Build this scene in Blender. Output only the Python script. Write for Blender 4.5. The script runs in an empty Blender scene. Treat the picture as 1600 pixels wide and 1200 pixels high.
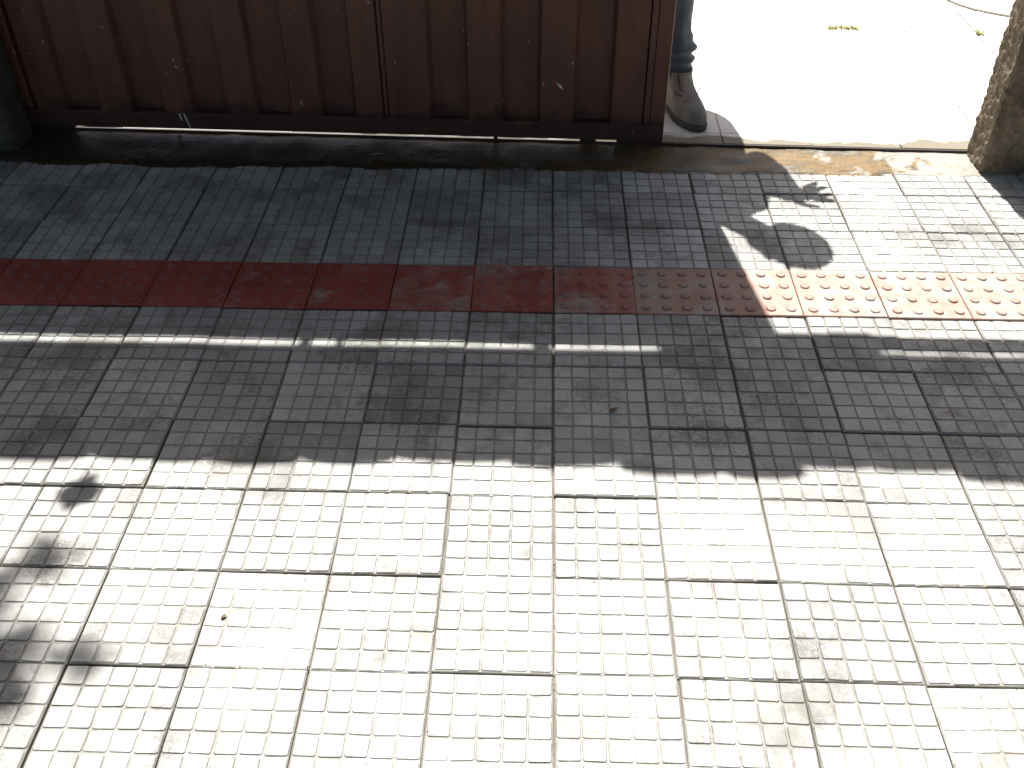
import bpy, bmesh, math, random
from mathutils import Vector, Matrix, noise
R = math.radians
random.seed(7)
sc = bpy.context.scene
col = sc.collection

# ---------------------------------------------------------------- camera
cam_d = bpy.data.cameras.new('camera'); cam = bpy.data.objects.new('camera', cam_d); col.objects.link(cam)
sc.camera = cam
YAW, PITCH, ROLL = -0.03213, 0.69304, -0.00278
CAM = Vector((-0.03645, -0.94967, 1.39824))
fw = Vector((math.sin(YAW)*math.cos(PITCH), math.cos(YAW)*math.cos(PITCH), -math.sin(PITCH)))
rt = Vector((math.cos(YAW), -math.sin(YAW), 0)); up = rt.cross(fw)
r2 = rt*math.cos(ROLL) + up*math.sin(ROLL); u2 = up*math.cos(ROLL) - rt*math.sin(ROLL)
cam.matrix_world = Matrix(((r2.x, u2.x, -fw.x, CAM.x), (r2.y, u2.y, -fw.y, CAM.y), (r2.z, u2.z, -fw.z, CAM.z), (0, 0, 0, 1)))
cam_d.sensor_fit = 'HORIZONTAL'; cam_d.sensor_width = 36; cam_d.lens = 36*1557.87/1600
cam_d.clip_start = .02; cam_d.clip_end = 500

# ---------------------------------------------------------------- sky, sun, exposure
SUN = Vector((-0.14, 1.0, 2.0)).normalized()
w = bpy.data.worlds.new('World'); sc.world = w; w.use_nodes = True
nt = w.node_tree; bg = nt.nodes['Background']
sky = nt.nodes.new('ShaderNodeTexSky'); sky.sky_type = 'NISHITA'; sky.sun_disc = False
sky.air_density = .85; sky.dust_density = 4.2; sky.ozone_density = .3
sky.sun_elevation = math.asin(SUN.z); sky.sun_rotation = math.atan2(SUN.x, SUN.y)
nt.links.new(sky.outputs[0], bg.inputs[0]); bg.inputs[1].default_value = 0.061
sun_d = bpy.data.lights.new('sun', 'SUN'); sun_d.energy = 5.0; sun_d.angle = R(0.53); sun_d.color = (1, .978, .935)
sun = bpy.data.objects.new('sun', sun_d); col.objects.link(sun)
sun.rotation_euler = (-SUN).to_track_quat('-Z', 'Y').to_euler(); sun.location = (0, 4, 8)
sc.view_settings.view_transform = 'Standard'; sc.view_settings.look = 'None'
sc.view_settings.gamma = 1.0; sc.view_settings.use_curve_mapping = False
sc.view_settings.exposure = 1.45

# ---------------------------------------------------------------- helpers
def tag(o, label=None, cat=None, group=None, kind=None):
    if label: o['label'] = label
    if cat: o['category'] = cat
    if group: o['group'] = group
    if kind: o['kind'] = kind
    return o

def empty(name, loc=(0, 0, 0), rz=0):
    o = bpy.data.objects.new(name, None); col.objects.link(o)
    o.location = loc; o.rotation_euler = (0, 0, rz); o.empty_display_size = .1
    return o

def link(name, me, m=None, parent=None, smooth=False):
    if m is not None: me.materials.append(m)
    o = bpy.data.objects.new(name, me); col.objects.link(o)
    if parent: o.parent = parent
    if smooth: me.polygons.foreach_set('use_smooth', [True]*len(me.polygons))
    me.update()
    return o

class MB:
    def __init__(s): s.v = []; s.f = []
    def quad(s, *p):
        n = len(s.v); s.v += [tuple(q) for q in p]; s.f.append(tuple(range(n, n+len(p)))); return s
    def box(s, x0, x1, y0, y1, z0, z1, b=0.0):
        """box, with chamfered edges when b > 0"""
        bm = bmesh.new()
        bmesh.ops.create_cube(bm, size=1)
        for v in bm.verts:
            v.co = Vector(((x0+x1)/2+v.co.x*(x1-x0), (y0+y1)/2+v.co.y*(y1-y0), (z0+z1)/2+v.co.z*(z1-z0)))
        if b: bmesh.ops.bevel(bm, geom=bm.edges[:], offset=b, segments=2, affect='EDGES', profile=.5)
        s.add(bm); return s
    def add(s, bm):
        bm.verts.index_update(); n = len(s.v)
        s.v += [tuple(v.co) for v in bm.verts]
        s.f += [tuple(n+v.index for v in f.verts) for f in bm.faces]
        bm.free()
    def tube(s, pts, r, seg=10, cap=True, sy=1.0):
        pts = [Vector(p) for p in pts]; rr = r if hasattr(r, '__len__') else [r]*len(pts)
        n0 = len(s.v); prev = None
        for i, p in enumerate(pts):
            d = (pts[min(i+1, len(pts)-1)]-pts[max(i-1, 0)]).normalized()
            if prev is None:
                a = d.orthogonal().normalized()
            else:
                a = (prev - d*prev.dot(d)).normalized()
            prev = a; b = d.cross(a)
            for k in range(seg):
                t = 2*math.pi*k/seg
                s.v.append(tuple(p + a*math.cos(t)*rr[i] + b*math.sin(t)*rr[i]*sy))
        for i in range(len(pts)-1):
            for k in range(seg):
                k2 = (k+1) % seg
                s.f.append((n0+i*seg+k, n0+i*seg+k2, n0+(i+1)*seg+k2, n0+(i+1)*seg+k))
        if cap:
            s.f.append(tuple(n0+k for k in reversed(range(seg))))
            s.f.append(tuple(n0+(len(pts)-1)*seg+k for k in range(seg)))
        return s
    def rings(s, rs, cap0=True, cap1=True):
        n0 = len(s.v); m = len(rs[0])
        for r in rs: s.v += [tuple(p) for p in r]
        for i in range(len(rs)-1):
            for k in range(m):
                k2 = (k+1) % m
                s.f.append((n0+i*m+k, n0+i*m+k2, n0+(i+1)*m+k2, n0+(i+1)*m+k))
        if cap0: s.f.append(tuple(n0+k for k in reversed(range(m))))
        if cap1: s.f.append(tuple(n0+(len(rs)-1)*m+k for k in range(m)))
        return s
    def build(s, name, m=None, parent=None, smooth=False):
        me = bpy.data.meshes.new(name); me.from_pydata(s.v, [], s.f)
        return link(name, me, m, parent, smooth)

def nz(x, y, z, sc_=1.0, oct_=3):
    return noise.fractal(Vector((x*sc_, y*sc_, z*sc_)), 1.0, 2.0, oct_)

# ---------------------------------------------------------------- materials
class Mat:
    def __init__(s, name, rough=.8, spec=.4):
        s.m = bpy.data.materials.new(name); s.m.use_nodes = True
        s.t = s.m.node_tree; s.b = s.t.nodes['Principled BSDF']
        s.b.inputs['Roughness'].default_value = rough; s.b.inputs['Specular IOR Level'].default_value = spec
        s.co = s.n('ShaderNodeTexCoord').outputs['Object']
    def n(s, k, **kw):
        q = s.t.nodes.new(k)
        for a, v in kw.items(): setattr(q, a, v)
        return q
    def l(s, a, b): s.t.links.new(a, b)
    def noise(s, scale, detail=4, rough=.55, stretch=None, dist=0.0):
        q = s.n('ShaderNodeTexNoise'); q.inputs['Scale'].default_value = scale
        q.inputs['Detail'].default_value = detail; q.inputs['Roughness'].default_value = rough
        q.inputs['Distortion'].default_value = dist
        if stretch:
            mp = s.n('ShaderNodeMapping'); mp.inputs['Scale'].default_value = stretch
            s.l(s.co, mp.inputs[0]); s.l(mp.outputs[0], q.inputs['Vector'])
        else: s.l(s.co, q.inputs['Vector'])
        return q.outputs['Fac']
    def ramp(s, fac, stops):
        q = s.n('ShaderNodeValToRGB'); e = q.color_ramp.elements
        while len(e) < len(stops): e.new(.5)
        for i, (p, c) in enumerate(stops):
            e[i].position = p
            e[i].color = (c, c, c, 1) if not hasattr(c, '__len__') else (c[0], c[1], c[2], 1)
        s.l(fac, q.inputs[0]); return q.outputs[0]
    def mix(s, fac, a, b, mode='MIX'):
        q = s.n('ShaderNodeMix', data_type='RGBA', blend_type=mode)
        for sock, v in ((q.inputs[0], fac), (q.inputs[6], a), (q.inputs[7], b)):
            if hasattr(v, 'is_output') or hasattr(v, 'node'): s.l(v, sock)
            elif hasattr(v, '__len__'): sock.default_value = (v[0], v[1], v[2], 1)
            else: sock.default_value = v
        return q.outputs[2]
    def math(s, op, a, b=0.0):
        q = s.n('ShaderNodeMath', operation=op)
        for sock, v in ((q.inputs[0], a), (q.inputs[1], b)):
            if hasattr(v, 'node'): s.l(v, sock)
            else: sock.default_value = v
        return q.outputs[0]
    def attr(s, name):
        q = s.n('ShaderNodeAttribute'); q.attribute_name = name; return q.outputs['Fac']
    def color(s, c):
        if hasattr(c, 'node'): s.l(c, s.b.inputs['Base Color'])
        else: s.b.inputs['Base Color'].default_value = (c[0], c[1], c[2], 1)
        return s
    def rough(s, c): s.l(c, s.b.inputs['Roughness']); return s
    def bump(s, h, strength=.3, dist=.002):
        q = s.n('ShaderNodeBump'); q.inputs['Strength'].default_value = strength; q.inputs['Distance'].default_value = dist
        s.l(h, q.inputs['Height']); s.l(q.outputs[0], s.b.inputs['Normal']); return s

def simple(name, c1, c2, scale, rough=.8, bump=.3, bscale=None, dist=.002, spec=.4):
    a = Mat(name, rough, spec); f = a.noise(scale)
    a.color(a.ramp(f, [(.3, c1), (.7, c2)]))
    if bump: a.bump(a.noise(bscale or scale*4), bump, dist)
    return a.m

def mat_tile():
    a = Mat('concrete_tile', .62, .4)
    tint = a.attr('tint'); gro = a.attr('groove')
    fine = a.noise(160, 5, .6); mid = a.noise(14, 5, .6); big = a.noise(2.3, 3)
    base = a.ramp(mid, [(.25, (.28, .276, .26)), (.5, (.34, .336, .318)), (.75, (.38, .376, .358))])
    base = a.mix(.35, base, a.ramp(fine, [(.3, .75), (.65, 1.15)]), 'MULTIPLY')
    # worn and stained patches with jagged edges
    wear = a.ramp(a.math('ADD', a.noise(7, 6, .68, dist=.6), a.math('MULTIPLY', a.noise(38, 4, .7), .35)), [(.715, 0.0), (.785, 1.0)])
    base = a.mix(a.math('MULTIPLY', wear, .45), base, (.15, .145, .128))
    crumb = a.ramp(a.math('ADD', a.noise(4, 3, .6), a.math('MULTIPLY', a.noise(120, 4, .75, dist=1.0), .5)), [(.80, 0.0), (.85, 1.0)])
    base = a.mix(a.math('MULTIPLY', crumb, .6), base, (.12, .112, .095))
    dots = a.ramp(a.noise(75, 2, .5), [(.72, 0.0), (.76, 1.0)])
    base = a.mix(a.math('MULTIPLY', dots, .5), base, (.1, .09, .075))
    base = a.mix(a.math('MULTIPLY', gro, .62), base, (.155, .145, .125))
    base = a.mix(1.0, base, a.ramp(tint, [(0, .60), (1, 1.28)]), 'MULTIPLY')
    base = a.mix(.9, base, a.ramp(big, [(.3, .74), (.62, 1.06)]), 'MULTIPLY')
    a.color(base)
    a.rough(a.ramp(a.noise(22, 4), [(.35, .42), (.65, .75)]))
    a.bump(a.mix(.5, fine, a.noise(420, 3)), .35, .0012)
    return a.m

def mat_tactile():
    a = Mat('tactile_tile', .6, .45)
    sun_pale = a.attr('tint')  # paleness of the sunlit tiles, carried in the tile colour
    mid = a.noise(11, 6, .65, dist=.5); fine = a.noise(170, 4)
    red = a.ramp(a.noise(5, 4), [(.3, (.20, .036, .03)), (.7, (.30, .058, .046))])
    pale = a.ramp(a.noise(30, 5), [(.3, (.275, .145, .11)), (.7, (.34, .215, .165))])
    grey = (.29, .265, .235)
    f2 = a.ramp(a.math('ADD', mid, a.math('MULTIPLY', sun_pale, .75)), [(.62, 0.0), (1.02, 1.0)])
    c = a.mix(f2, red, pale)
    worn = a.ramp(a.math('ADD', a.noise(8, 6, .7, dist=.8), a.math('MULTIPLY', sun_pale, .15)), [(.575, 0.0), (.69, 1.0)])  # grey wear patches, more of them on the painted sunlit side
    c = a.mix(a.math('MULTIPLY', worn, .75), c, grey)
    dom = a.attr('groove')
    c = a.mix(a.math('MULTIPLY', dom, .3), c, (.15, .105, .092))
    c = a.mix(.4, c, a.ramp(fine, [(.3, .75), (.65, 1.15)]), 'MULTIPLY')
    a.color(c); a.bump(fine, .35, .0012)
    return a.m

def mat_gate():
    a = Mat('brown_gate_paint', .45, .4)
    c = a.ramp(a.noise(6, 5), [(.3, (.105, .042, .028)), (.7, (.145, .06, .039))])
    streak = a.ramp(a.noise(5, 5, .6, stretch=(9, 9, .8)), [(.42, 0.0), (.72, 1.0)])
    c = a.mix(a.math('MULTIPLY', streak, .5), c, (.055, .028, .02))
    rust = a.ramp(a.noise(16, 6, .7), [(.6, 0.0), (.7, 1.0)])
    c = a.mix(a.math('MULTIPLY', rust, .5), c, (.07, .028, .014))
    sep = a.n('ShaderNodeSeparateXYZ'); a.l(a.co, sep.inputs[0])
    mud = a.ramp(a.math('ADD', sep.outputs[2], a.math('MULTIPLY', a.noise(11, 5, .6), -.16)), [(0.0, 1.0), (.028, 0.0)])
    c = a.mix(a.math('MULTIPLY', mud, .7), c, (.026, .017, .012))
    speck = a.ramp(a.noise(62, 2, .4, stretch=(1, 1, .55)), [(.745, 0.0), (.765, 1.0)])
    c = a.mix(a.math('MULTIPLY', speck, .6), c, (.42, .40, .37))
    a.color(c); a.rough(a.ramp(a.noise(12), [(.3, .35), (.7, .65)])); a.bump(a.noise(90), .15, .001)
    return a.m

def mat_mortar():
    a = Mat('wet_mortar', .4, .22)
    c = a.ramp(a.noise(5, 5, .6, stretch=(1, 2.4, 1)), [(.34, (.055, .048, .038)), (.46, (.165, .105, .042)), (.57, (.105, .08, .045)), (.68, (.17, .16, .14))])
    c = a.mix(.6, c, a.ramp(a.noise(90, 4), [(.3, .6), (.7, 1.25)]), 'MULTIPLY')
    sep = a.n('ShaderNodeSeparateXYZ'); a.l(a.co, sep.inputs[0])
    wet_shade = a.ramp(a.math('ADD', a.math('MULTIPLY', sep.outputs[0], .5), a.noise(4, 4)), [(.40, 1.0), (.8, 0.0)])  # damp on the left, with the gate's shade painted in
    c = a.mix(a.math('MULTIPLY', wet_shade, .8), c, (.016, .014, .011))
    cem = a.ramp(a.math('ADD', a.math('MULTIPLY', sep.outputs[0], .45), a.noise(9, 5, .65)), [(.93, 0.0), (1.05, 1.0)])
    c = a.mix(a.math('MULTIPLY', cem, .8), c, (.27, .26, .235))
    a.color(c)
    a.rough(a.ramp(a.noise(7, 4), [(.4, .26), (.65, .55)]))
    a.bump(a.mix(.5, a.noise(130, 4), a.noise(45, 4)), .8, .004)
    return a.m

def mat_pillar(name, c1, c2, c3, strength):
    a = Mat(name, .85, .3)
    c = a.ramp(a.noise(9, 6, .65), [(.3, c1), (.5, c2), (.72, c3)])
    c = a.mix(.7, c, a.ramp(a.noise(70, 4), [(.3, .6), (.7, 1.3)]), 'MULTIPLY')
    a.color(c); a.bump(a.mix(.45, a.noise(60, 5), a.noise(180, 4)), strength, .006)
    return a.m

def mat_yard():
    a = Mat('yard_slab', .7, .35)
    c = a.ramp(a.noise(5, 6), [(.3, (.50, .48, .44)), (.7, (.60, .585, .55))])
    c = a.mix(.3, c, a.ramp(a.noise(140, 4), [(.3, .8), (.65, 1.1)]), 'MULTIPLY')
    sep = a.n('ShaderNodeSeparateXYZ'); a.l(a.co, sep.inputs[0])
    st = a.ramp(a.math('ADD', a.math('MULTIPLY', a.math('ADD', sep.outputs[1], -1.93), 4.0), a.noise(3.2, 5, .6)), [(.44, 1.0), (.53, 0.0)])
    c = a.mix(a.math('MULTIPLY', st, .92), c, (.11, .09, .055))
    a.color(c); a.bump(a.noise(150), .25, .001); return a.m

def mat_denim():
    a = Mat('denim', .85, .25)
    c = a.ramp(a.noise(8, 5), [(.3, (.032, .042, .055)), (.7, (.10, .122, .138))])
    c = a.mix(.5, c, a.ramp(a.noise(60, 3, stretch=(6, 6, 1)), [(.3, .7), (.7, 1.25)]), 'MULTIPLY')
    a.color(c); a.bump(a.noise(300, 3, stretch=(1, 1, 4)), .4, .001); return a.m

M = dict(
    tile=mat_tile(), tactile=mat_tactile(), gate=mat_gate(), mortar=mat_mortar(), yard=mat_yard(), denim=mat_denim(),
    soil=simple('joint_sand', (.09, .082, .068), (.17, .155, .125), 20, .95, .5, 200),
    earth=simple('ground_earth', (.14, .12, .09), (.22, .19, .15), 2, .95, .4, 40, .01),
    asphalt=simple('asphalt', (.04, .04, .042), (.065, .063, .06), 8, .9, .6, 220, .004),
    kerb=simple('kerb_concrete', (.26, .255, .24), (.36, .35, .33), 6, .85, .4, 120),
    steel=simple('track_steel', (.022, .012, .010), (.05, .03, .024), 18, .5, .2, 90),
    galv=simple('galvanised_steel', (.2, .2, .2), (.3, .3, .3), 12, .45, .1),
    pil_r=mat_pillar('rough_plaster', (.09, .068, .043), (.165, .128, .082), (.25, .20, .135), .9),
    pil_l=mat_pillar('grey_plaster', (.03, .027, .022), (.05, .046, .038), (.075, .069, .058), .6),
    wall=mat_pillar('wall_plaster', (.22, .20, .17), (.28, .26, .22), (.34, .32, .28), .4),
    clay=simple('clay_roof_tile', (.24, .10, .06), (.36, .17, .10), 7, .85, .4, 90),
    wood=simple('dark_timber', (.07, .045, .03), (.13, .085, .055), 10, .8, .3, 60),
    boot=simple('suede', (.12, .112, .095), (.22, .208, .18), 26, .9, .8, 120),
    sole=simple('boot_rubber', (.035, .034, .03), (.07, .066, .056), 25, .8, .3, 150),
    gusset=simple('boot_elastic', (.03, .03, .03), (.05, .05, .048), 60, .9, .3, 300),
    skin=simple('skin', (.36, .21, .14), (.44, .27, .19), 20, .55, .1, 200),
    hair=simple('hair', (.012, .009, .007), (.03, .022, .016), 60, .5, .4, 250),
    shirt=simple('cotton_shirt', (.17, .18, .20), (.22, .23, .25), 12, .9, .3, 250),
    eye=simple('eye_white', (.7, .7, .68), (.75, .75, .73), 10, .2, 0),
    dark=simple('pupil', (.01, .01, .01), (.02, .015, .01), 10, .2, 0),
    lip=simple('lip', (.32, .13, .10), (.36, .15, .12), 30, .5, 0),
    leaf=simple('tree_leaf', (.045, .085, .02), (.09, .13, .035), 3, .6, .2, 60),
    grass=simple('weed_blade', (.30, .32, .13), (.46, .44, .24), 30, .7, 0),
    bark=simple('bark', (.09, .07, .05), (.16, .125, .09), 12, .95, .8, 50, .01),
    dry=simple('dry_leaf', (.09, .055, .025), (.17, .11, .05), 60, .85, .2),
    hose=simple('hose_rubber', (.30, .29, .24), (.36, .34, .28), 20, .5, 0),
    drip=simple('white_paint', (.55, .55, .52), (.62, .62, .6), 30, .6, 0),
)

# ---------------------------------------------------------------- setting: ground, road, pavement
def sheet(name, x0, x1, y0, y1, z, m, nx=1, ny=1):
    b = MB()
    for i in range(nx):
        for j in range(ny):
            xa, xb = x0+(x1-x0)*i/nx, x0+(x1-x0)*(i+1)/nx; ya, yb = y0+(y1-y0)*j/ny, y0+(y1-y0)*(j+1)/ny
            b.quad((xa, ya, z), (xb, ya, z), (xb, yb, z), (xa, yb, z))
    return tag(b.build(name, m), kind='structure')

sheet('ground', -120, 120, -120, 120, -.19, M['earth'])
sheet('road', -60, 60, -9.2, -2.62, -.165, M['asphalt'], 20, 4)
sheet('pavement_bed', -3.75, 3.75, -2.42, 1.84, -.0085, M['soil'])
MB().box(-3.75, 3.75, -2.6, -2.425, -.188, -.004, .012).build('kerb', M['kerb']); tag(bpy.data.objects['kerb'], kind='structure')

T = .2
ROW = [-.0048, -.0029, -.0017, -.0019, -.0005, .0039, .0053, .0020, .0007]
rnd = random.Random(11)
def add_tile(V, F, tint, gro, i, j, tactile):
    """one paving tile of 5 x 5 raised pads (or 4 x 4 domes): i column, j row, lower-left corner at (i, j)*T"""
    rj = ROW[j] if 0 <= j < 9 else 0
    rj2 = ROW[j+1] if 0 <= j+1 < 9 else 0
    cx = (i+.5)*T + rnd.gauss(0, .0008); cy = (j+.5)*T + (rj+rj2)/2 + rnd.gauss(0, .0014)
    sy = (T + rj2 - rj)/T
    dz = rnd.gauss(0, .0010); tx = rnd.gauss(0, .0045); ty = rnd.gauss(0, .0045); rz = rnd.gauss(0, .0042)
    if tactile: dz += .0012
    tv = min(1, max(0, rnd.gauss(.55, .17)))
    c, s = math.cos(rz), math.sin(rz)
    def P(x, y, z):
        y *= sy
        return (cx+x*c-y*s, cy+x*s+y*c, z+dz+x*ty+y*tx)
    def q(pts, t, g):
        n = len(V); V.extend(pts); F.append(tuple(range(n, n+len(pts)))); tint.append(t); gro.append(g)
    h = T/2 - rnd.uniform(.0007, .0016)
    zb = -.0002 if tactile else -.0024
    # slab: chamfered top with skirts
    ch = .0016
    top = [(-h+ch, -h+ch), (h-ch, -h+ch), (h-ch, h-ch), (-h+ch, h-ch)]; out = [(-h, -h), (h, -h), (h, h), (-h, h)]
    sun_pale = tv if not tactile else min(1, max(0, .52+.46*math.tanh(cx*1.6-.35) + rnd.gauss(0, .09)))  # tactile tiles: sunlit side painted paler, shaded side kept redder
    tvv = sun_pale if tactile else tv
    q([P(x, y, zb) for x, y in top], tvv, 0 if tactile else 1)
    for k in range(4):
        a, b = k, (k+1) % 4
        q([P(*out[a], zb-ch), P(*out[b], zb-ch), P(*top[b], zb), P(*top[a], zb)], tvv, 0 if tactile else 1)
        q([P(*out[a], -.02), P(*out[b], -.02), P(*out[b], zb-ch), P(*out[a], zb-ch)], tvv*.8, 1)
    if tactile:
        for a in range(4):
            for b in range(4):
                x0 = (a-1.5)*.049 + rnd.gauss(0, .0006); y0 = (b-1.5)*.049 + rnd.gauss(0, .0006)
                r0 = .0125 + rnd.gauss(0, .0005); hh = .0043 + rnd.gauss(0, .0004)
                N = 14; prof = [(1, 0), (.93, .55), (.8, .88), (.55, 1.0)]
                rings = [[P(x0+r0*rr*math.cos(2*math.pi*k/N), y0+r0*rr*math.sin(2*math.pi*k/N), zb+hh*zz) for k in range(N)] for rr, zz in prof]
                for m in range(3):
                    for k in range(N):
                        q([rings[m][k], rings[m][(k+1) % N], rings[m+1][(k+1) % N], rings[m+1][k]], tvv, 1)
                q(rings[3], tvv, 1)
        return
    pitch = .0394; wear = rnd.uniform(0, 1)
    for a in range(5):
        for b in range(5):
            x0 = (a-2)*pitch; y0 = (b-2)*pitch
            rb = .0186 + rnd.gauss(0, .0003); rt_ = rb - .0016
            ht = -.0002 + rnd.gauss(0, .0002) - (.0006 if (wear > .75) else 0) - (rnd.random() < .03)*.001
            bb = [(-rb, -rb), (rb, -rb), (rb, rb), (-rb, rb)]
            # pad with clipped corners
            k_ = rt_*.86; oc = []
            for sx_, sy_ in ((-1, -1), (1, -1), (1, 1), (-1, 1)):
                j1, j2 = rnd.gauss(0, .0004), rnd.gauss(0, .0004)
                pa = (sx_*rt_+j1, sy_*k_+j2); pb = (sx_*k_+j1, sy_*rt_+j2)
                oc += [pa, pb] if sx_*sy_ > 0 else [pb, pa]
            ob = []
            for x, y in oc: ob.append((x*rb/rt_, y*rb/rt_))
            t2 = min(1, max(0, tvv + rnd.gauss(0, .10)))
            tp = [P(x0+x, y0+y, ht + rnd.gauss(0, .00012)) for x, y in oc]
            bt = [P(x0+x, y0+y, zb-.0002) for x, y in ob]
            q(tp, t2, 0)
            for k in range(8):
                k2 = (k+1) % 8
                q([bt[k], bt[k2], tp[k2], tp[k]], t2, .6)

def tiles(name, m, cells, tactile):
    V, F, tint, gro = [], [], [], []
    for i, j in cells: add_tile(V, F, tint, gro, i, j, tactile)
    me = bpy.data.meshes.new(name); me.from_pydata(V, [], F)
    at = me.attributes.new('tint', 'FLOAT', 'FACE'); at.data.foreach_set('value', tint)
    at = me.attributes.new('groove', 'FLOAT', 'FACE'); at.data.foreach_set('value', gro)
    return tag(link(name, me, m), kind='structure')
tiles('pavement', M['tile'], [(i, j) for j in range(-12, 9) for i in range(-18, 18) if j != 5], False)
tiles('tactile_paving', M['tactile'], [(i, 5) for i in range(-18, 18)], True)

# ---------------------------------------------------------------- threshold and yard
GX, GY, GS = .334, 1.878, -.033                    # gate line
gl = lambda x: GY + GS*(x-GX)
YZ = .012
def threshold():
    b = MB(); NX, NY = 420, 16; x0, x1 = -3.7, 3.7
    for i in range(NX+1):
        x = x0+(x1-x0)*i/NX
        yb = gl(x)+.012
        yf = 1.715 + .022*nz(x, 3.1, 0, 3.2) + .008*nz(x, 7.7, 0, 14)
        for j in range(NY+1):
            t = j/NY; y = yf+(yb-yf)*t
            z = .0052*min(1, t*6) - .0045*(t > .05) * math.sin(math.pi*t)*.6 + .0028*nz(x, y, 1.3, 9) + .0012*nz(x, y, 4, 40)
            if j == 0: z = -.006
            b.v.append((x, y, z))
    for i in range(NX):
        for j in range(NY):
            a = i*(NY+1)+j; b.f.append((a, a+NY+1, a+NY+2, a+1))
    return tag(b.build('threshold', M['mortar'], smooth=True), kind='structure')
threshold()

def yard():
    b = MB(); px, py = .268, .222; rr = random.Random(5)
    yb = MB().quad((-6, gl(-6)+.0185, YZ-.006), (7, gl(7)+.0185, YZ-.006), (7, 9.5, YZ-.006), (-6, 9.5, YZ-.006)).build('yard_bed', M['soil'])
    tag(yb, kind='structure')
    for i in range(-24, 23):
        for j in range(0, 33):
            xa = .792 + px*i; ya = 1.962 + py*(j-1); xb, yb = xa+px, ya+py
            g = rr.choice((.0006, .0006, .0008, .002)); g = .0035 if (i in (2, 3) and j in (4, 5)) else g
            d = rr.gauss(0, .0004)
            if j == 0:
                pa, pb = gl(xa+g)+.0185, gl(xb-g)+.0185
            else: pa = pb = ya+g
            z = YZ+d; c = .002
            P = [(xa+g, pa), (xb-g, pb), (xb-g, yb-g), (xa+g, yb-g)]
            Q = [(xa+g+c, pa+c), (xb-g-c, pb+c), (xb-g-c, yb-g-c), (xa+g+c, yb-g-c)]
            b.quad(*[(x, y, z) for x, y in Q])
            for k in range(4):
                k2 = (k+1) % 4
                b.quad((*P[k], z-.0025), (*P[k2], z-.0025), (*Q[k2], z), (*Q[k], z))
                b.quad((*P[k], z-.012), (*P[k2], z-.012), (*P[k2], z-.0025), (*P[k], z-.0025))
    return tag(b.build('yard_floor', M['yard']), kind='structure')
yard()

RZ = math.atan(GS)
gt = tag(empty('gate_track', (GX, GY+.008, 0), RZ), 'low rusty steel track set in the ground along the gate opening', 'gate track')
MB().box(-2.1, .925, 0, .006, -.012, YZ+.001, .0012).build('front_flange', M['steel'], gt)
MB().box(-2.1, .925, .0062, .0085, -.006, YZ-.001, .0004).build('bed_plate', M['steel'], gt)

# ---------------------------------------------------------------- gate
gate = tag(empty('sliding_gate', (GX, GY, 0), RZ), 'dark brown corrugated metal sliding gate standing half open', 'gate')
GZ0, GT = .0215, 1.93
K = .992
ridL = [(-1.958, -1.867), (-1.751, -1.657), (-1.548, -1.462), (-1.347, -1.258), (-1.143, -1.055), (-.943, -.862)]
ridR = [(-.808, -.715), (-.594, -.498), (-.377, -.278), (-.161, -.068)]
def corrugated(name, ridges, u0, u1):
    yr, yd, sl = .006, .031, .011
    prof = [(u0, yr if ridges[0][0]-u0 < .012 else yd)]
    for a, c in ridges:
        a *= K; c *= K
        if a-sl > u0+.002: prof += [(a-sl, yd)]
        prof += [(a, yr), (c, yr)]
        if c+sl < u1-.002: prof += [(c+sl, yd)]
    prof.append((u1, prof[-1][1]))
    p2 = [prof[0]]
    for p in prof[1:]:
        if p[0] > p2[-1][0]+1e-4: p2.append(p)
    b = MB(); NZ = 40; z0, z1 = .066, GT-.05
    n = len(p2)
    for lay in (0, .0012):
        base = len(b.v)
        for k in range(NZ+1):
            z = z0+(z1-z0)*k/NZ
            for u, y in p2:
                b.v.append((u, y + lay + .0022*nz(u, z, 2, 5) + .002*nz(u, z, 9, 1.7), z))
        for k in range(NZ):
            for i in range(n-1):
                a = base+k*n+i
                b.f.append((a, a+1, a+n+1, a+n) if lay == 0 else (a+n, a+n+1, a+1, a))
    return b.build(name, M['gate'], gate)
corrugated('corrugated_panel', ridL, -1.964, -.830)
corrugated('corrugated_panel', ridR, -.812, -.038)
br = MB(); br.box(-2.15, 0, 0, .006, GZ0, .0735, .0015); br.box(-2.15, 0, .0062, .036, .066, .074, .0015); br.build('bottom_rail', M['gate'], gate)
MB().box(-2.15, 0, .002, .038, GT-.055, GT, .003).build('top_rail', M['gate'], gate)
for a, c, y0 in ((-2.15, -1.957, .001), (-.836, -.805, .0035), (-.045, 0, .001)):
    MB().box(a, c, y0, .037, .0745, GT-.0555, .003).build('stile', M['gate'], gate)
MB().box(-.0635, -.0465, -.0005, .004, .078, GT-.058, .0012).build('edge_strip', M['gate'], gate)
MB().box(-.848, -.838, .0005, .005, .078, GT-.058, .0012).build('edge_strip', M['gate'], gate)
for z in (.65, 1.3): MB().box(-1.95, -.05, .034, .062, z, z+.04, .003).build('cross_bar', M['gate'], gate)
MB().box(.001, .054, .018, .024, .80, GT-.02, .001).build('closing_plate', M['gate'], gate)
def wheel(u):
    b = MB(); N = 28; rs = []
    for y, r in ((.008, .010), (.008, .026), (.013, .029), (.018, .024), (.023, .029), (.028, .026), (.028, .010)):
        rs.append([(u+r*math.cos(2*math.pi*k/N), y, .0135+.029*.55+r*.55*math.sin(2*math.pi*k/N)) for k in range(N)])
    b.rings(rs); return b.build('wheel', M['steel'], gate, True)
for u in (-.228, -1.87):
    wheel(u)
for a, c in ((-2.14, -1.845), (-.25, -.205), (-.518, -.506), (-.14, -.002)):
    MB().box(a, c, .0075, .024, .0135, .060, .002).build('wheel_housing', M['gate'], gate)
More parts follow.
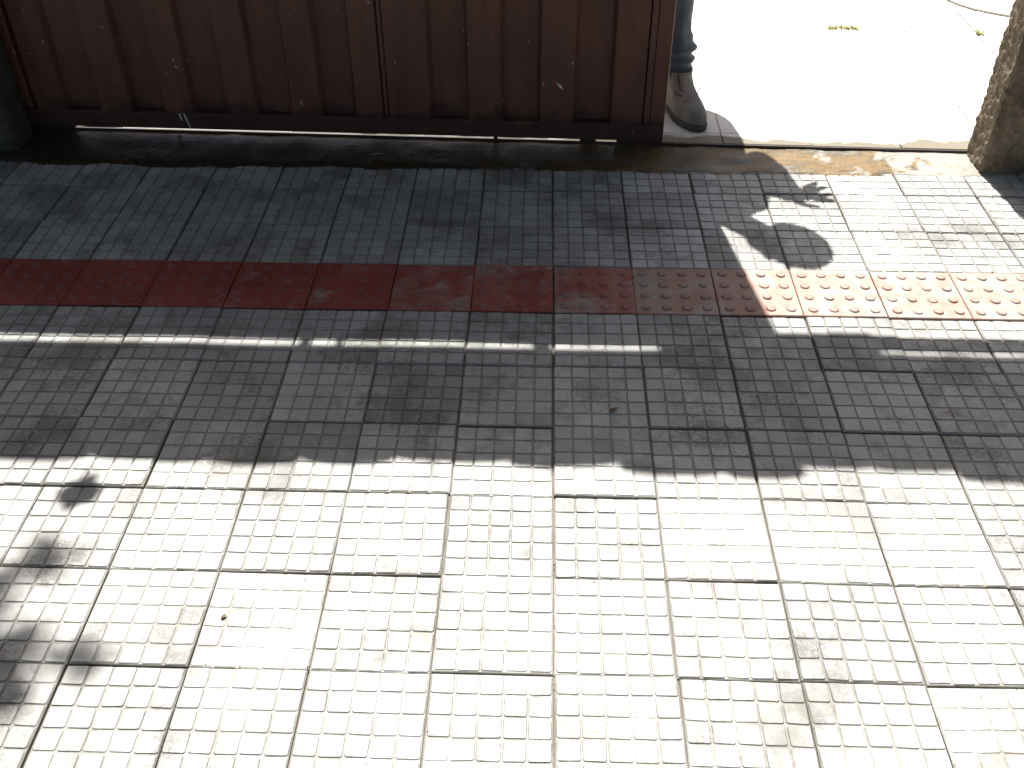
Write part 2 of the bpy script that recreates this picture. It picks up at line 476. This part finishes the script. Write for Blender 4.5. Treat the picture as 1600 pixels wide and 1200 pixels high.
# paint runs on the bottom of the sheet
for (ua, za, ub, zb) in ((-1.478, .073, -1.466, .026), (-1.492, .073, -1.488, .05)):
    MB().tube([(ua, -.0006, za), ((ua+ub)/2, -.0012, (za+zb)/2), (ub, -.0008, zb)], [.002, .0024, .0016], 8, True).build('paint_drip', M['drip'], gate)
MB().tube([(-.326, .0055, .196), (-.316, .005, .187), (-.308, .0055, .178)], [.001, .0045, .001], 8).build('paint_smear', M['drip'], gate)

# ---------------------------------------------------------------- pillars and walls
def plaster_box(name, x0, x1, y0, y1, z0, z1, m, amp, step=.02, rnd_=.012, parent=None):
    """closed box of fine grids with rounded vertical arrises and rough plaster relief"""
    bm = bmesh.new()
    nx, ny, nz_ = max(2, int((x1-x0)/step)), max(2, int((y1-y0)/step)), max(2, int((z1-z0)/(step*1.2)))
    V = {}
    def vert(i, j, k):
        if (i, j, k) not in V:
            x, y, z = x0+(x1-x0)*i/nx, y0+(y1-y0)*j/ny, z0+(z1-z0)*k/nz_
            n = Vector(((i == nx)-(i == 0), (j == ny)-(j == 0), 0))
            d = amp*(.5*nz(x, y, z, 11, 3) + .8*nz(x, y, z, 60, 4))
            if n.length > 1.1: d -= rnd_*.5
            if n.length: n.normalize()
            V[(i, j, k)] = bm.verts.new((x+n.x*d, y+n.y*d, z))
        return V[(i, j, k)]
    def face(*a): bm.faces.new([vert(*p) for p in a])
    for k in range(nz_):
        for i in range(nx):
            face((i, 0, k), (i+1, 0, k), (i+1, 0, k+1), (i, 0, k+1)); face((i+1, ny, k), (i, ny, k), (i, ny, k+1), (i+1, ny, k+1))
        for j in range(ny):
            face((nx, j, k), (nx, j+1, k), (nx, j+1, k+1), (nx, j, k+1)); face((0, j+1, k), (0, j, k), (0, j, k+1), (0, j+1, k+1))
    for i in range(nx):
        for j in range(ny):
            face((i, j, nz_), (i+1, j, nz_), (i+1, j+1, nz_), (i, j+1, nz_)); face((i, j+1, 0), (i+1, j+1, 0), (i+1, j, 0), (i, j, 0))
    b = MB(); b.add(bm)
    return b.build(name, m, parent, True)
pr = plaster_box('gate_pillar', 1.252, 1.60, 1.735, 1.868, -.02, 2.05, M['pil_r'], .008, .0055)
tag(pr, 'rough brown plastered pillar beside the open gap, catching the sun on its edge', 'pillar')
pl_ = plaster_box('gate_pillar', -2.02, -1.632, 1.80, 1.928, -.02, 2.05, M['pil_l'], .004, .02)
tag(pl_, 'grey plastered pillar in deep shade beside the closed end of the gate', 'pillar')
wr = plaster_box('boundary_wall', 1.604, 8, 1.765, 1.90, -.20, 2.0, M['wall'], .004, .06)
tag(wr, 'plastered boundary wall carrying on past the brown rough pillar', 'wall')
wl = plaster_box('boundary_wall', -8, -2.024, 1.815, 1.95, -.20, 2.0, M['wall'], .004, .06)
tag(wl, 'plastered boundary wall carrying on past the grey shaded pillar', 'wall')

# ---------------------------------------------------------------- overhead guide rail and tiled canopy
kz = lambda x, ys: (gl(x)+.012 - ys)/.5            # height whose shadow falls at ys
x0_, x1_ = -1.75, 1.40
gr = MB(); rs = []
for x in (x0_, -1.2, -.7, -.2, GX, GX+.001, .7, 1.05, x1_):
    z = kz(x, .903-.0055*(x-.8)); y = gl(x)+.012
    zl = z-.02 if x > GX else 1.90
    rs.append([(x, y-.018, zl), (x, y+.018, zl), (x, y+.018, z+.026), (x, y-.018, z+.026)])
gr.rings(rs)
for x, wd in ((-.72, .026), (-.64, .014), (-.17, .04)):
    zz = kz(x, .903-.0055*(x-.8)); gr.box(x-wd/2, x+wd/2, gl(x)-.004, gl(x)+.028, zz+.026, zz+.095, .003)
tag(gr.build('guide_rail', M['galv']), 'steel guide rail above the gate between the two pillars', 'rail')

can = tag(empty('gate_canopy', (0, 1.76, 2.2)), 'narrow clay tiled canopy over the gate, casting the wavy shadow', 'canopy')
YB, ZB, YF, ZF = 1.985, 2.240, 1.578, 2.165         # under-side of the roof: back and front edges
def off(y, z): return (y-1.76, z-2.2)
def canopy():
    rr = random.Random(3)
    # timber deck
    b = MB(); s = []
    for x in (-3.0, 3.0):
        s.append([(x, *off(YB, ZB)), (x, *off(YF+.03, ZF+.009)), (x, *off(YF+.03, ZF+.027)), (x, *off(YB, ZB+.018))])
    b.rings(s).build('deck_board', M['wood'], can)
    # barrel tiles: one row of overlapping half-round covers
    b = MB(); x = -3.0
    while x < 2.95:
        wv = rr.uniform(.13, .24); ln = rr.uniform(-.014, .012); tz = rr.uniform(-.006, .008); fl = rr.uniform(.16, .46)
        for kind in (1, 0):
            rs = []
            for yy, zz in ((YB+.0, ZB+.019), ((YB+YF)/2, (ZB+ZF)/2+.020), (YF+ln, ZF+.021+tz)):
                ring = []; n = 10
                c = x+wv/2
                r = wv*.5 if kind else wv*.5-.011
                for k in range(n+1):
                    t = math.pi*k/n
                    ring.append((c-r*math.cos(t), *off(yy, zz+r*fl*math.sin(t)**.7)))
                rs.append(ring)
            n0 = len(b.v)
            for r_ in rs: b.v += r_
            m_ = len(rs[0])
            for i in range(2):
                for k in range(m_-1):
                    f = (n0+i*m_+k, n0+i*m_+k+1, n0+(i+1)*m_+k+1, n0+(i+1)*m_+k)
                    b.f.append(f if kind else tuple(reversed(f)))
            if kind == 1: first = n0
            else:
                for k in range(m_-1):
                    o1 = first+2*m_+k; o2 = n0+2*m_+k
                    b.f.append((o1, o1+1, o2+1, o2))
        x += wv
    b.build('roof_tiles', M['clay'], can, True)
    for xx in (-1.8, 1.45):
        MB().box(xx-.04, xx+.04, off(1.66, 0)[0], off(1.90, 0)[0], -.15, -.062, .004).build('bracket', M['wood'], can)
    MB().box(.10, .60, off(1.885, 0)[0], off(1.935, 0)[0], -.215, .037, .004).build('hanger_board', M['wood'], can)
canopy()

# sprig growing on the canopy edge
def leaf_poly(b, c, d, n, L, W):
    """one pointed leaf at c along d, facing n"""
    d = d.normalized(); s = d.cross(n).normalized(); nn = s.cross(d)
    ts = ((0, .06), (.2, .7), (.45, 1), (.75, .6), (1, .02))
    n0 = len(b.v)
    for t, wv in ts:
        p = c+d*(L*t)+nn*(-.12*L*t*t)
        b.v += [tuple(p-s*W*wv*.5+nn*W*.1*wv), tuple(p), tuple(p+s*W*wv*.5+nn*W*.1*wv)]
    for i in range(4):
        a = n0+i*3
        b.f += [(a, a+1, a+4, a+3), (a+1, a+2, a+5, a+4)]
sp = tag(empty('roof_sprig', (-1.083, 1.56, 2.245)), 'small leafy sprig sprouting from the front edge of the tiled canopy', 'plant')
MB().tube([(0, 0, -.02), (-.003, -.01, .05), (.003, -.02, .11)], [.004, .0035, .002], 6).build('stem', M['bark'], sp)
b = MB(); rr = random.Random(9)
for k in range(34):
    a = rr.uniform(0, 6.28); z = rr.uniform(.06, .125)
    leaf_poly(b, Vector((0, -.012, z)), Vector((math.cos(a), .4*math.sin(a), rr.uniform(-.2, .6))), Vector((0, .4, 1)), rr.uniform(.03, .05), .03)
b.build('foliage', M['leaf'], sp)

# ---------------------------------------------------------------- street tree at the kerb, its unseen crown spread wide to cut sky light
def tree():
    B = Vector((-2.3, -2.15, -.012))
    t = tag(empty('street_tree', B), 'leafy street tree whose branch tips shade the lower left paving', 'tree')
    L = lambda *p: Vector(p)-B
    b = MB()
    b.tube([L(-2.3, -2.15, -.06), L(-2.32, -2.14, .3), L(-2.25, -2.08, 1.2), L(-2.12, -1.95, 2.1), L(-1.95, -1.75, 2.9)], [.20, .155, .135, .12, .10], 14)
    limbs = [
        [L(-2.0, -1.8, 2.8), L(-1.8, -.9, 3.5), L(-1.7, .2, 4.0), L(-1.65, 1.3, 4.8), L(-1.5, 2.2, 5.35), L(-1.35, 2.68, 5.4)],
        [L(-2.0, -1.8, 2.8), L(-1.1, -1.3, 3.3), L(0, -.9, 3.7), L(1.3, -.6, 4.0), L(2.4, -.5, 4.2)],
        [L(-1.95, -1.75, 2.9), L(-1.5, -1.2, 3.9), L(-.7, -.4, 4.8), L(.2, .3, 5.4), L(1.2, .7, 5.9)],
        [L(-2.0, -1.8, 2.8), L(-2.9, -1.3, 3.5), L(-3.6, -.4, 4.1), L(-4.0, .4, 4.6)],
        [L(-2.0, -1.8, 2.8), L(-1.4, -2.3, 3.4), L(-.4, -2.7, 3.8), L(.8, -2.9, 4.1)],
        [L(-1.95, -1.75, 2.9), L(-2.0, -1.6, 4.2), L(-1.9, -1.0, 5.5), L(-1.6, -.2, 6.4)]]
    for l in limbs: b.tube(l, [.07-.06*i/(len(l)-1) for i in range(len(l))], 8)
    b.build('trunk', M['bark'], t, True)
    rr = random.Random(21); f = MB()
    def leaf(p, sz):
        d = Vector((rr.uniform(-1, 1), rr.uniform(-1, 1), rr.uniform(-.8, .3)))
        leaf_poly(f, p-B, d, Vector((rr.uniform(-.6, .6), rr.uniform(-.6, .6), 1)), sz*rr.uniform(.7, 1.3), sz*.55)
    def clump(c, r, n, sz, limit=False):
        for _ in range(n):
            p = Vector(c)+Vector((rr.gauss(0, .5), rr.gauss(0, .5), rr.gauss(0, .4)))*r
            if limit and (p.y-.5*p.z > -.42 or p.z < 2.05): continue
            leaf(p, sz)
    H = 5.4                                         # branch tips: their shadow lands z/2 nearer the street
    def at(sx, sy, h=H): return (sx-.07*h, sy+.5*h, h)
    for sx, sy, r, n in ((-.925, .215, .04, 22), (-.785, .0, .026, 12), (-.885, .005, .05, 22), (-.905, -.03, .045, 50), (-.92, -.065, .04, 46), (-.97, -.03, .05, 80), (-1.01, .03, .06, 60),
                         (-.98, .10, .05, 22), (-1.12, .02, .14, 110), (-1.18, .14, .10, 50), (-1.25, .05, .16, 110)):
        clump(at(sx, sy), r, n, .06)
    for _ in range(520):                            # crown added out of view to darken the shade: clumps in one dome
        a = rr.uniform(0, 6.283); q = math.sqrt(rr.random())
        x = -.8+4.9*q*math.cos(a); y = -.9+3.1*q*math.sin(a)
        z = rr.uniform(2.5, 2.9+2.9*(1-q*q)+.8)
        if y-.5*z > -.5: continue
        clump((x, y, z), .5, 34, .15, True)
    f.build('crown', M['leaf'], t)
tree()

# ---------------------------------------------------------------- person behind the gate
def skin_mesh(verts, edges, radii, sub=2):
    me = bpy.data.meshes.new('tmp'); me.from_pydata(verts, edges, [])
    o = bpy.data.objects.new('tmp', me); col.objects.link(o)
    md = o.modifiers.new('s', 'SKIN'); md.use_smooth_shade = True
    for i, r in enumerate(radii):
        d = me.skin_vertices[0].data[i]; d.radius = r if hasattr(r, '__len__') else (r, r); d.use_root = (i == 0)
    ss = o.modifiers.new('u', 'SUBSURF'); ss.levels = ss.render_levels = sub
    dg = bpy.context.evaluated_depsgraph_get(); dg.update()
    m2 = bpy.data.meshes.new_from_object(o.evaluated_get(dg))
    bpy.data.objects.remove(o); bpy.data.meshes.remove(me)
    return m2
def join_meshes(ms):
    b = MB()
    for m in ms:
        n = len(b.v); b.v += [tuple(v.co) for v in m.vertices]; b.f += [tuple(n+i for i in p.vertices) for p in m.polygons]
    return b
def remesh(b, vox, smooth=2):
    me = bpy.data.meshes.new('tmp'); me.from_pydata(b.v, [], b.f)
    o = bpy.data.objects.new('tmp', me); col.objects.link(o)
    md = o.modifiers.new('r', 'REMESH'); md.mode = 'VOXEL'; md.voxel_size = vox
    if smooth:
        sm = o.modifiers.new('m', 'SMOOTH'); sm.factor = .5; sm.iterations = smooth
    dg = bpy.context.evaluated_depsgraph_get(); dg.update()
    m2 = bpy.data.meshes.new_from_object(o.evaluated_get(dg))
    bpy.data.objects.remove(o); bpy.data.meshes.remove(me)
    return m2
def chain(pts, rad, sub=2):
    return skin_mesh(pts, [(i, i+1) for i in range(len(pts)-1)], rad, sub)
def ellipsoid(c, r, rot=None, seg=24):
    bm = bmesh.new(); bmesh.ops.create_uvsphere(bm, u_segments=seg, v_segments=seg//2, radius=1)
    for v in bm.verts:
        p = Vector((v.co.x*r[0], v.co.y*r[1], v.co.z*r[2]))
        v.co = (rot @ p if rot else p) + Vector(c)
    m = bpy.data.meshes.new('e'); bm.to_mesh(m); bm.free(); return m

def person():
    PX, PY, PZ = .34, 2.2, YZ
    o = Vector((PX, PY, PZ)); S = lambda x, y, z: (x-PX, y-PY, z-PZ)
    # joints (world)
    pelvis = (.35, 2.31, .90); belly = (.345, 2.29, 1.04); chest = (.345, 2.24, 1.23); neck0 = (.37, 2.19, 1.385)
    neck1 = (.415, 2.15, 1.435); headc = (.50, 2.105, 1.545)
    hipL = (.43, 2.31, .86); kneeL = (.362, 2.17, .47); ankL = (.386, 2.175, .10)
    hipR = (.26, 2.32, .86); kneeR = (.20, 2.22, .47); ankR = (.15, 2.27, .10)
    shL = (.458, 2.215, 1.335); elL = (.54, 2.375, 1.07); wrL = (.575, 2.19, 1.205)
    shR = (.19, 2.23, 1.355); elR = (.08, 2.20, 1.11); wrR = (.12, 2.03, 1.20)
    up_l = lambda a, b, t: tuple(a[q]+(b[q]-a[q])*t for q in range(3))
    parts = []
    def limb(pts, rad): parts.append(chain([S(*v) for v in pts], rad))
    limb([pelvis, belly, chest, up_l(chest, neck0, .7), neck0, neck1, headc], [(.13, .10), (.125, .095), (.14, .10), (.11, .08), (.06, .06), (.052, .052), (.055, .055)])
    for hp_, kn, an in ((hipL, kneeL, ankL), (hipR, kneeR, ankR)):
        limb([up_l(pelvis, hp_, .6), hp_, up_l(hp_, kn, .5), kn, up_l(kn, an, .35), an], [.085, .082, .068, .05, .05, .034])
    for sh, el, wr_ in ((shL, elL, wrL), (shR, elR, wrR)):
        limb([up_l(chest, sh, .45), sh, up_l(sh, el, .5), el, up_l(el, wr_, .4), wr_], [.062, .056, .044, .036, .036, .025])
    # head, tilted as it peeks round the gate
    ax = Vector((.62, -.10, .68)).normalized()              # towards the crown
    face = Vector((.10, -1, -.12)); face = (face-ax*face.dot(ax)).normalized(); sd = face.cross(ax).normalized()
    HM = Matrix((sd, -face, ax)).transposed()               # local x side, y back, z up
    hc = Vector(S(*headc)); hp = lambda x, y, z: hc + HM @ Vector((x, y, z))
    parts.append(ellipsoid(hp(0, .008, .035), (.073, .092, .088), HM))        # skull
    parts.append(ellipsoid(hp(0, -.018, -.03), (.058, .07, .088), HM))        # face and jaw
    parts.append(ellipsoid(hp(0, -.05, -.098), (.026, .026, .02), HM, 14))    # chin
    parts.append(ellipsoid(hp(0, -.094, -.014), (.013, .020, .028), HM, 14))  # nose
    parts.append(ellipsoid(hp(0, -.104, -.032), (.018, .014, .011), HM, 14))
    parts.append(ellipsoid(hp(0, -.078, .022), (.05, .018, .012), HM, 14))    # brow
    for s in (-1, 1):
        parts.append(ellipsoid(hp(s*.072, .012, -.008), (.010, .022, .033), HM, 14))   # ears
        parts.append(ellipsoid(hp(s*.038, -.062, -.03), (.02, .02, .018), HM, 14))     # cheeks
    # left hand: palm and five splayed fingers, raised beside the body
    def hand(w, d, out, nrm, curl, spread):
        w = Vector(S(*w)); d = Vector(d).normalized(); out = Vector(out); out = (out-d*out.dot(d)).normalized()
        nrm = d.cross(out).normalized() * (1 if Vector(nrm).dot(d.cross(out)) > 0 else -1)
        parts.append(chain([w-d*.02, w+d*.03, w+d*.075, w+d*.09], [(.024, .02), (.034, .017), (.040, .015), (.036, .012)]))
        for k, (sp_, L) in enumerate(((-.030, .054), (-.010, .064), (.011, .060), (.031, .046))):
            r0 = w+d*.068+out*sp_; fd = (d+out*sp_*spread).normalized()
            pts = [r0, r0+fd*.02]; p = r0+fd*.02; cd = fd
            for m, fr in enumerate((.42, .33, .25)):
                cd = (cd+nrm*curl*(m+.4)).normalized(); p = p+cd*L*fr; pts.append(p)
            parts.append(chain([tuple(q) for q in pts], [.012, .012, .0115, .011, .010]))
        r0 = w+d*.018-out*.024; td = (d*.55-out*.85+nrm*.15).normalized(); td2 = (d*.85-out*.5+nrm*.2).normalized()
        parts.append(chain([tuple(r0), tuple(r0+td*.032), tuple(r0+td*.032+td2*.028), tuple(r0+td*.032+td2*.05)], [.014, .0115, .010, .008]))
    hand(wrL, (.9, .16, -.12), (.1, .95, -.3), (0, 0, -1), .42, 11)
    hand(wrR, (.25, -.45, .85), (.9, 0, -.3), (0, -1, 0), .22, 7)
    body = remesh(join_meshes(parts), .0048, 2)
    p = link('person', body, M['skin'], None, True); p.location = o
    tag(p, 'person in jeans and grey suede boots, mostly hidden behind the gate edge', 'person')
    # eyes, brows, mouth, hair
    for s in (-1, 1):
        e = link('eye', ellipsoid(hp(s*.030, -.079, .002), (.0125, .009, .0085), HM, 16), M['eye'], p, True)
        link('iris', ellipsoid(hp(s*.030, -.0855, .002), (.0055, .004, .0055), HM, 12), M['dark'], e, True)
        link('eyebrow', ellipsoid(hp(s*.031, -.092, .024), (.019, .006, .0045), HM, 12), M['hair'], p, True)
    link('mouth', ellipsoid(hp(0, -.089, -.063), (.023, .007, .008), HM, 14), M['lip'], p, True)
    bm = bmesh.new(); bmesh.ops.create_icosphere(bm, subdivisions=5, radius=1)
    for v in list(bm.verts):
        x, y, z = v.co
        if z < -.15 + (-y-.25)*.75 and y < .55 or z < -.55 or (y < -.62 and z < .55): bm.verts.remove(v)
    for v in bm.verts:
        d = 1+.035*nz(v.co.x, v.co.y, v.co.z, 5)+.02*nz(v.co.x, v.co.y, v.co.z, 16)
        v.co = hp(v.co.x*.083*d, .012+v.co.y*.101*d, .036+v.co.z*.098*d)
    me = bpy.data.meshes.new('hair'); bm.to_mesh(me); bm.free()
    hr = link('hair', me, M['hair'], p, True); sm = hr.modifiers.new('t', 'SOLIDIFY'); sm.thickness = .008; sm.offset = -1
    # shirt: loose, hem at mid-thigh
    def ring(c, rx, ry, n=40, seed=0, amp=.004, rot=0):
        c = Vector(S(*c)); r = []
        for k in range(n):
            t = 2*math.pi*k/n; f = 1+amp*18*nz(math.cos(t), math.sin(t), c.z*4+seed, 1.6)*.35
            r.append((c.x+rx*f*math.cos(t), c.y+ry*f*math.sin(t), c.z+.006*math.sin(3*t+seed)))
        return r
    b = MB()
    b.rings([ring((.365, 2.315, .615), .162, .155), ring((.362, 2.315, .75), .168, .15), ring((.36, 2.315, .88), .17, .138),
             ring((.352, 2.30, 1.03), .155, .125), ring((.346, 2.26, 1.18), .165, .130), ring((.342, 2.235, 1.29), .172, .12),
             ring((.345, 2.22, 1.355), .148, .095), ring((.362, 2.20, 1.395), .09, .075), ring((.38, 2.185, 1.412), .066, .062)], False, False)
    shirt = b.build('shirt', M['shirt'], p, True)
    sm = shirt.modifiers.new('t', 'SOLIDIFY'); sm.thickness = .003; ss = shirt.modifiers.new('u', 'SUBSURF'); ss.levels = ss.render_levels = 1
    for a, e, w_ in ((shL, elL, wrL), (shR, elR, wrR)):
        a, e, w_ = [Vector(S(*q)) for q in (a, e, w_)]
        m = chain([tuple(a+(a-e)*.12), tuple(a), tuple((a+e)/2), tuple(e), tuple((e+w_)/2), tuple(e+(w_-e)*1.05)], [.050, .060, .056, .060, .066, .060])
        link('sleeve', m, M['shirt'], shirt, True)
    # jeans: each leg a loft of rings bunched at the hem
    b = MB()
    for hip, knee, ank, seed in ((hipL, kneeL, ankL, 0), (hipR, kneeR, ankR, 5)):
        rs = []; h, k, a = [Vector(q) for q in (hip, knee, ank)]
        NN = 80
        for i in range(NN+1):
            t = i/NN; z = .105 + (.82-.105)*t
            if z < k.z: q = a.lerp(k, (z-a.z)/(k.z-a.z))
            else: q = k.lerp(h, min(1.15, (z-k.z)/(h.z-k.z)))
            r = .058 + .006*math.exp(-((z-.47)/.1)**2)
            if z < .47: r = .0585 - .007*(1-abs(z-.3)/.17 if abs(z-.3) < .17 else 0)
            else: r = .062+.030*((z-.47)/.46)**1.1
            fold = math.exp(-((z-.18)/.055)**2)
            ringp = []
            n = 48
            for m in range(n):
                th = 2*math.pi*m/n
                f = r + .008*fold*math.sin((z-.12)*170+1.6*math.sin(th+seed)+seed) + .010*math.exp(-((z-.205)/.028)**2) + .006*math.exp(-((z-.15)/.02)**2)
                f += .0035*nz(math.cos(th)*1.2, math.sin(th)*1.2, z*9+seed, 1.3) + .0022*nz(math.cos(th)*2, math.sin(th)*2, z*26+seed, 1.0)
                ringp.append((q.x-PX+f*math.cos(th), q.y-PY+f*1.08*math.sin(th), z-PZ))
            rs.append(ringp)
        inner = [(Vector(v)-Vector((0, 0, 0))) for v in rs[0]]
        cx = sum(v.x for v in inner)/len(inner); cy = sum(v.y for v in inner)/len(inner)
        hem = [((v.x-cx)*.86+cx, (v.y-cy)*.86+cy, v.z+.012) for v in inner]
        b.rings([hem]+rs, False, False)
    jeans = b.build('jeans', M['denim'], p, True)
    # boots
    def boot(ank, ang):
        bx, by = ank[0], ank[1]
        ca, sa = math.cos(ang), math.sin(ang)
        W = lambda x, y, z: (bx-PX+1.02*x*ca-1.06*y*sa, by-PY+1.02*x*sa+1.06*y*ca, z)
        def outl(z, toe, heel, wt, wh, n=48, taper=1.0):
            """foot outline at height z: toe and heel reach (toe is -y), half widths of toe and heel"""
            r = []
            for k in range(n):
                t = 2*math.pi*k/n; cy_, sx_ = -math.cos(t), math.sin(t)
                y = (-toe if cy_ < 0 else heel)*abs(cy_)**.86
                f = (y+toe)/(toe+heel); wv = wt+(wh-wt)*min(1, max(0, (f-.28)/.6)) - .009*math.exp(-((f-.58)/.16)**2)
                x = wv*math.copysign(abs(sx_)**.8, sx_)
                r.append(W(x, y, z))
            return r
        up_ = MB()
        prof = [(.020, .187, .072, .051, .035), (.028, .190, .074, .0525, .037), (.042, .186, .074, .0515, .037), (.056, .174, .073, .048, .0365), (.067, .150, .071, .0455, .036),
                (.078, .118, .068, .044, .036), (.092, .085, .064, .0435, .037), (.110, .066, .06, .043, .038), (.122, .058, .058, .043, .04), (.132, .056, .058, .044, .042), (.135, .053, .055, .041, .039), (.125, .045, .047, .034, .034)]
        up_.rings([outl(*q) for q in prof], True, True)
        bo = up_.build('boot', M['boot'], p, True)
        s_ = MB(); s_.rings([outl(*q) for q in ((0, .186, .072, .050, .035), (.003, .193, .078, .055, .040), (.013, .194, .079, .056, .041), (.017, .192, .077, .0545, .0395), (.0195, .187, .073, .051, .036))])
        s_.build('sole', M['sole'], bo, True)
        # vamp seam and the elastic strip with its pull tab
        sm_ = MB(); pts = [W(.0445*math.sin(t)*1.02, -.068-.035*math.cos(t)*1.0, .098-.020*math.cos(t)) for t in [x*.1-1.3 for x in range(27)]]
        sm_.tube(pts, .0016, 6).build('seam', M['gusset'], bo)
        sm2 = MB(); sm2.tube([W(-.022, -.0535, .134), W(-.0225, -.060, .125), W(-.023, -.0705, .105), W(-.022, -.086, .092)], [.0025, .003, .0028, .0015], 6).build('gusset', M['gusset'], bo)
        return bo
    boot((ankL[0]+.006, ankL[1]-.02, 0), R(20)); boot(ankR, R(-8))
    return p
person()

# ---------------------------------------------------------------- small things in the yard and on the paving
h = MB(); pts = []
hk = [(1.49, 3.75), (1.53, 3.45), (1.585, 3.235), (1.64, 3.112), (1.764, 3.015), (1.95, 2.955), (2.2, 2.93), (2.5, 2.98)]
for a in range(1, len(hk)-2):
    for q in range(8):
        t = q/8
        pts.append(tuple(.5*(2*hk[a][c]+(hk[a+1][c]-hk[a-1][c])*t+(2*hk[a-1][c]-5*hk[a][c]+4*hk[a+1][c]-hk[a+2][c])*t*t+(3*hk[a][c]-hk[a-1][c]-3*hk[a+1][c]+hk[a+2][c])*t**3) for c in (0, 1))+(YZ+.0055,))
h.tube(pts, .0048, 8)
tag(h.build('garden_hose', M['hose'], smooth=True), 'thin cream hose curving across the sunlit yard floor', 'hose')

def weed(x, y, n, rx, ry, hgt, label):
    t = tag(empty('weed_tuft', (x, y, YZ)), label, 'weed')
    rr = random.Random(int(x*100)); b = MB()
    for _ in range(n):
        c = Vector((rr.uniform(-rx, rx), rr.gauss(0, ry), -.004))
        a = rr.uniform(0, 6.28); lean = rr.uniform(.5, 2.6); L = hgt*rr.uniform(.5, 1.2)
        d = Vector((math.cos(a)*lean, math.sin(a)*lean, 1))
        leaf_poly(b, c, d, Vector((-math.sin(a), math.cos(a), .2)).cross(d), L, L*.24+.001)
    b.build('blades', M['grass'], t)
    return t
weed(1.105, 2.872, 240, .058, .007, .020, 'low clump of pale green weeds in a joint of the yard floor')
weed(1.605, 2.825, 30, .008, .006, .028, 'tiny dark weed sprouting at a joint crossing near the right pillar')

def debris(x, y, z, L, label, m, rz, name='dry_leaf', cat='leaf'):
    b = MB(); leaf_poly(b, Vector((-L/2, 0, .002)), Vector((1, 0, .12)), Vector((.1, .2, 1)), L, L*.5)
    o = b.build(name, m); o.location = (x, y, z); o.rotation_euler = (random.uniform(-.3, .3), random.uniform(-.2, .2), rz)
    sm = o.modifiers.new('t', 'SOLIDIFY'); sm.thickness = .0012
    return tag(o, label, cat)
debris(.128, .649, .003, .022, 'small dark curled leaf on the shaded paving near its lower edge', M['dry'], .5)
debris(-.565, .094, .002, .012, 'tiny brown leaf scrap on the sunlit paving at left', M['dry'], .9)
debris(-1.16, 1.93-.035, .008, .028, 'brown dry leaf lying just under the gate bottom', M['dry'], 1.8)
debris(-.53, 1.80, .006, .04, 'greenish leaf lying on the damp strip before the gate', M['grass'], .2)
debris(.80, .12, .002, .012, 'dark leaf scrap on the sunlit paving at right', M['dry'], 2.0)
debris(.72, -.19, .002, .011, 'ochre leaf crumb on the paving at the lower right edge', M['dry'], .3)

def grit():
    b = MB(); rr = random.Random(17)
    for q in range(420):
        i, j = rr.randint(-8, 8), rr.randint(-3, 8)
        along = rr.random()
        if rr.random() < .5: x, y = i*T+rr.gauss(0, .0025), (j+along)*T
        else: x, y = (i+along)*T, j*T+(ROW[j] if 0 <= j < 9 else 0)+rr.gauss(0, .0025)
        if rr.random() < .12: x += rr.uniform(-.09, .09); y += rr.uniform(-.09, .09)
        if y > 1.7: continue
        r = rr.uniform(.0008, .0023) * (1.5 if rr.random() < .06 else 1)
        n0 = len(b.v)
        for v in ((1, 0, 0), (-.5, .8, 0), (-.5, -.8, .1), (.1, 0, .8), (0, .1, -.7)):
            b.v.append((x+r*v[0]*rr.uniform(.6, 1.3), y+r*v[1]*rr.uniform(.6, 1.3), .0004+r*v[2]))
        b.f += [(n0, n0+1, n0+3), (n0+1, n0+2, n0+3), (n0+2, n0, n0+3), (n0+1, n0, n0+4), (n0+2, n0+1, n0+4), (n0, n0+2, n0+4)]
    tag(b.build('grit', M['dry']), 'dark grit and crumbs caught in the paving joints', 'grit', kind='stuff')
grit()
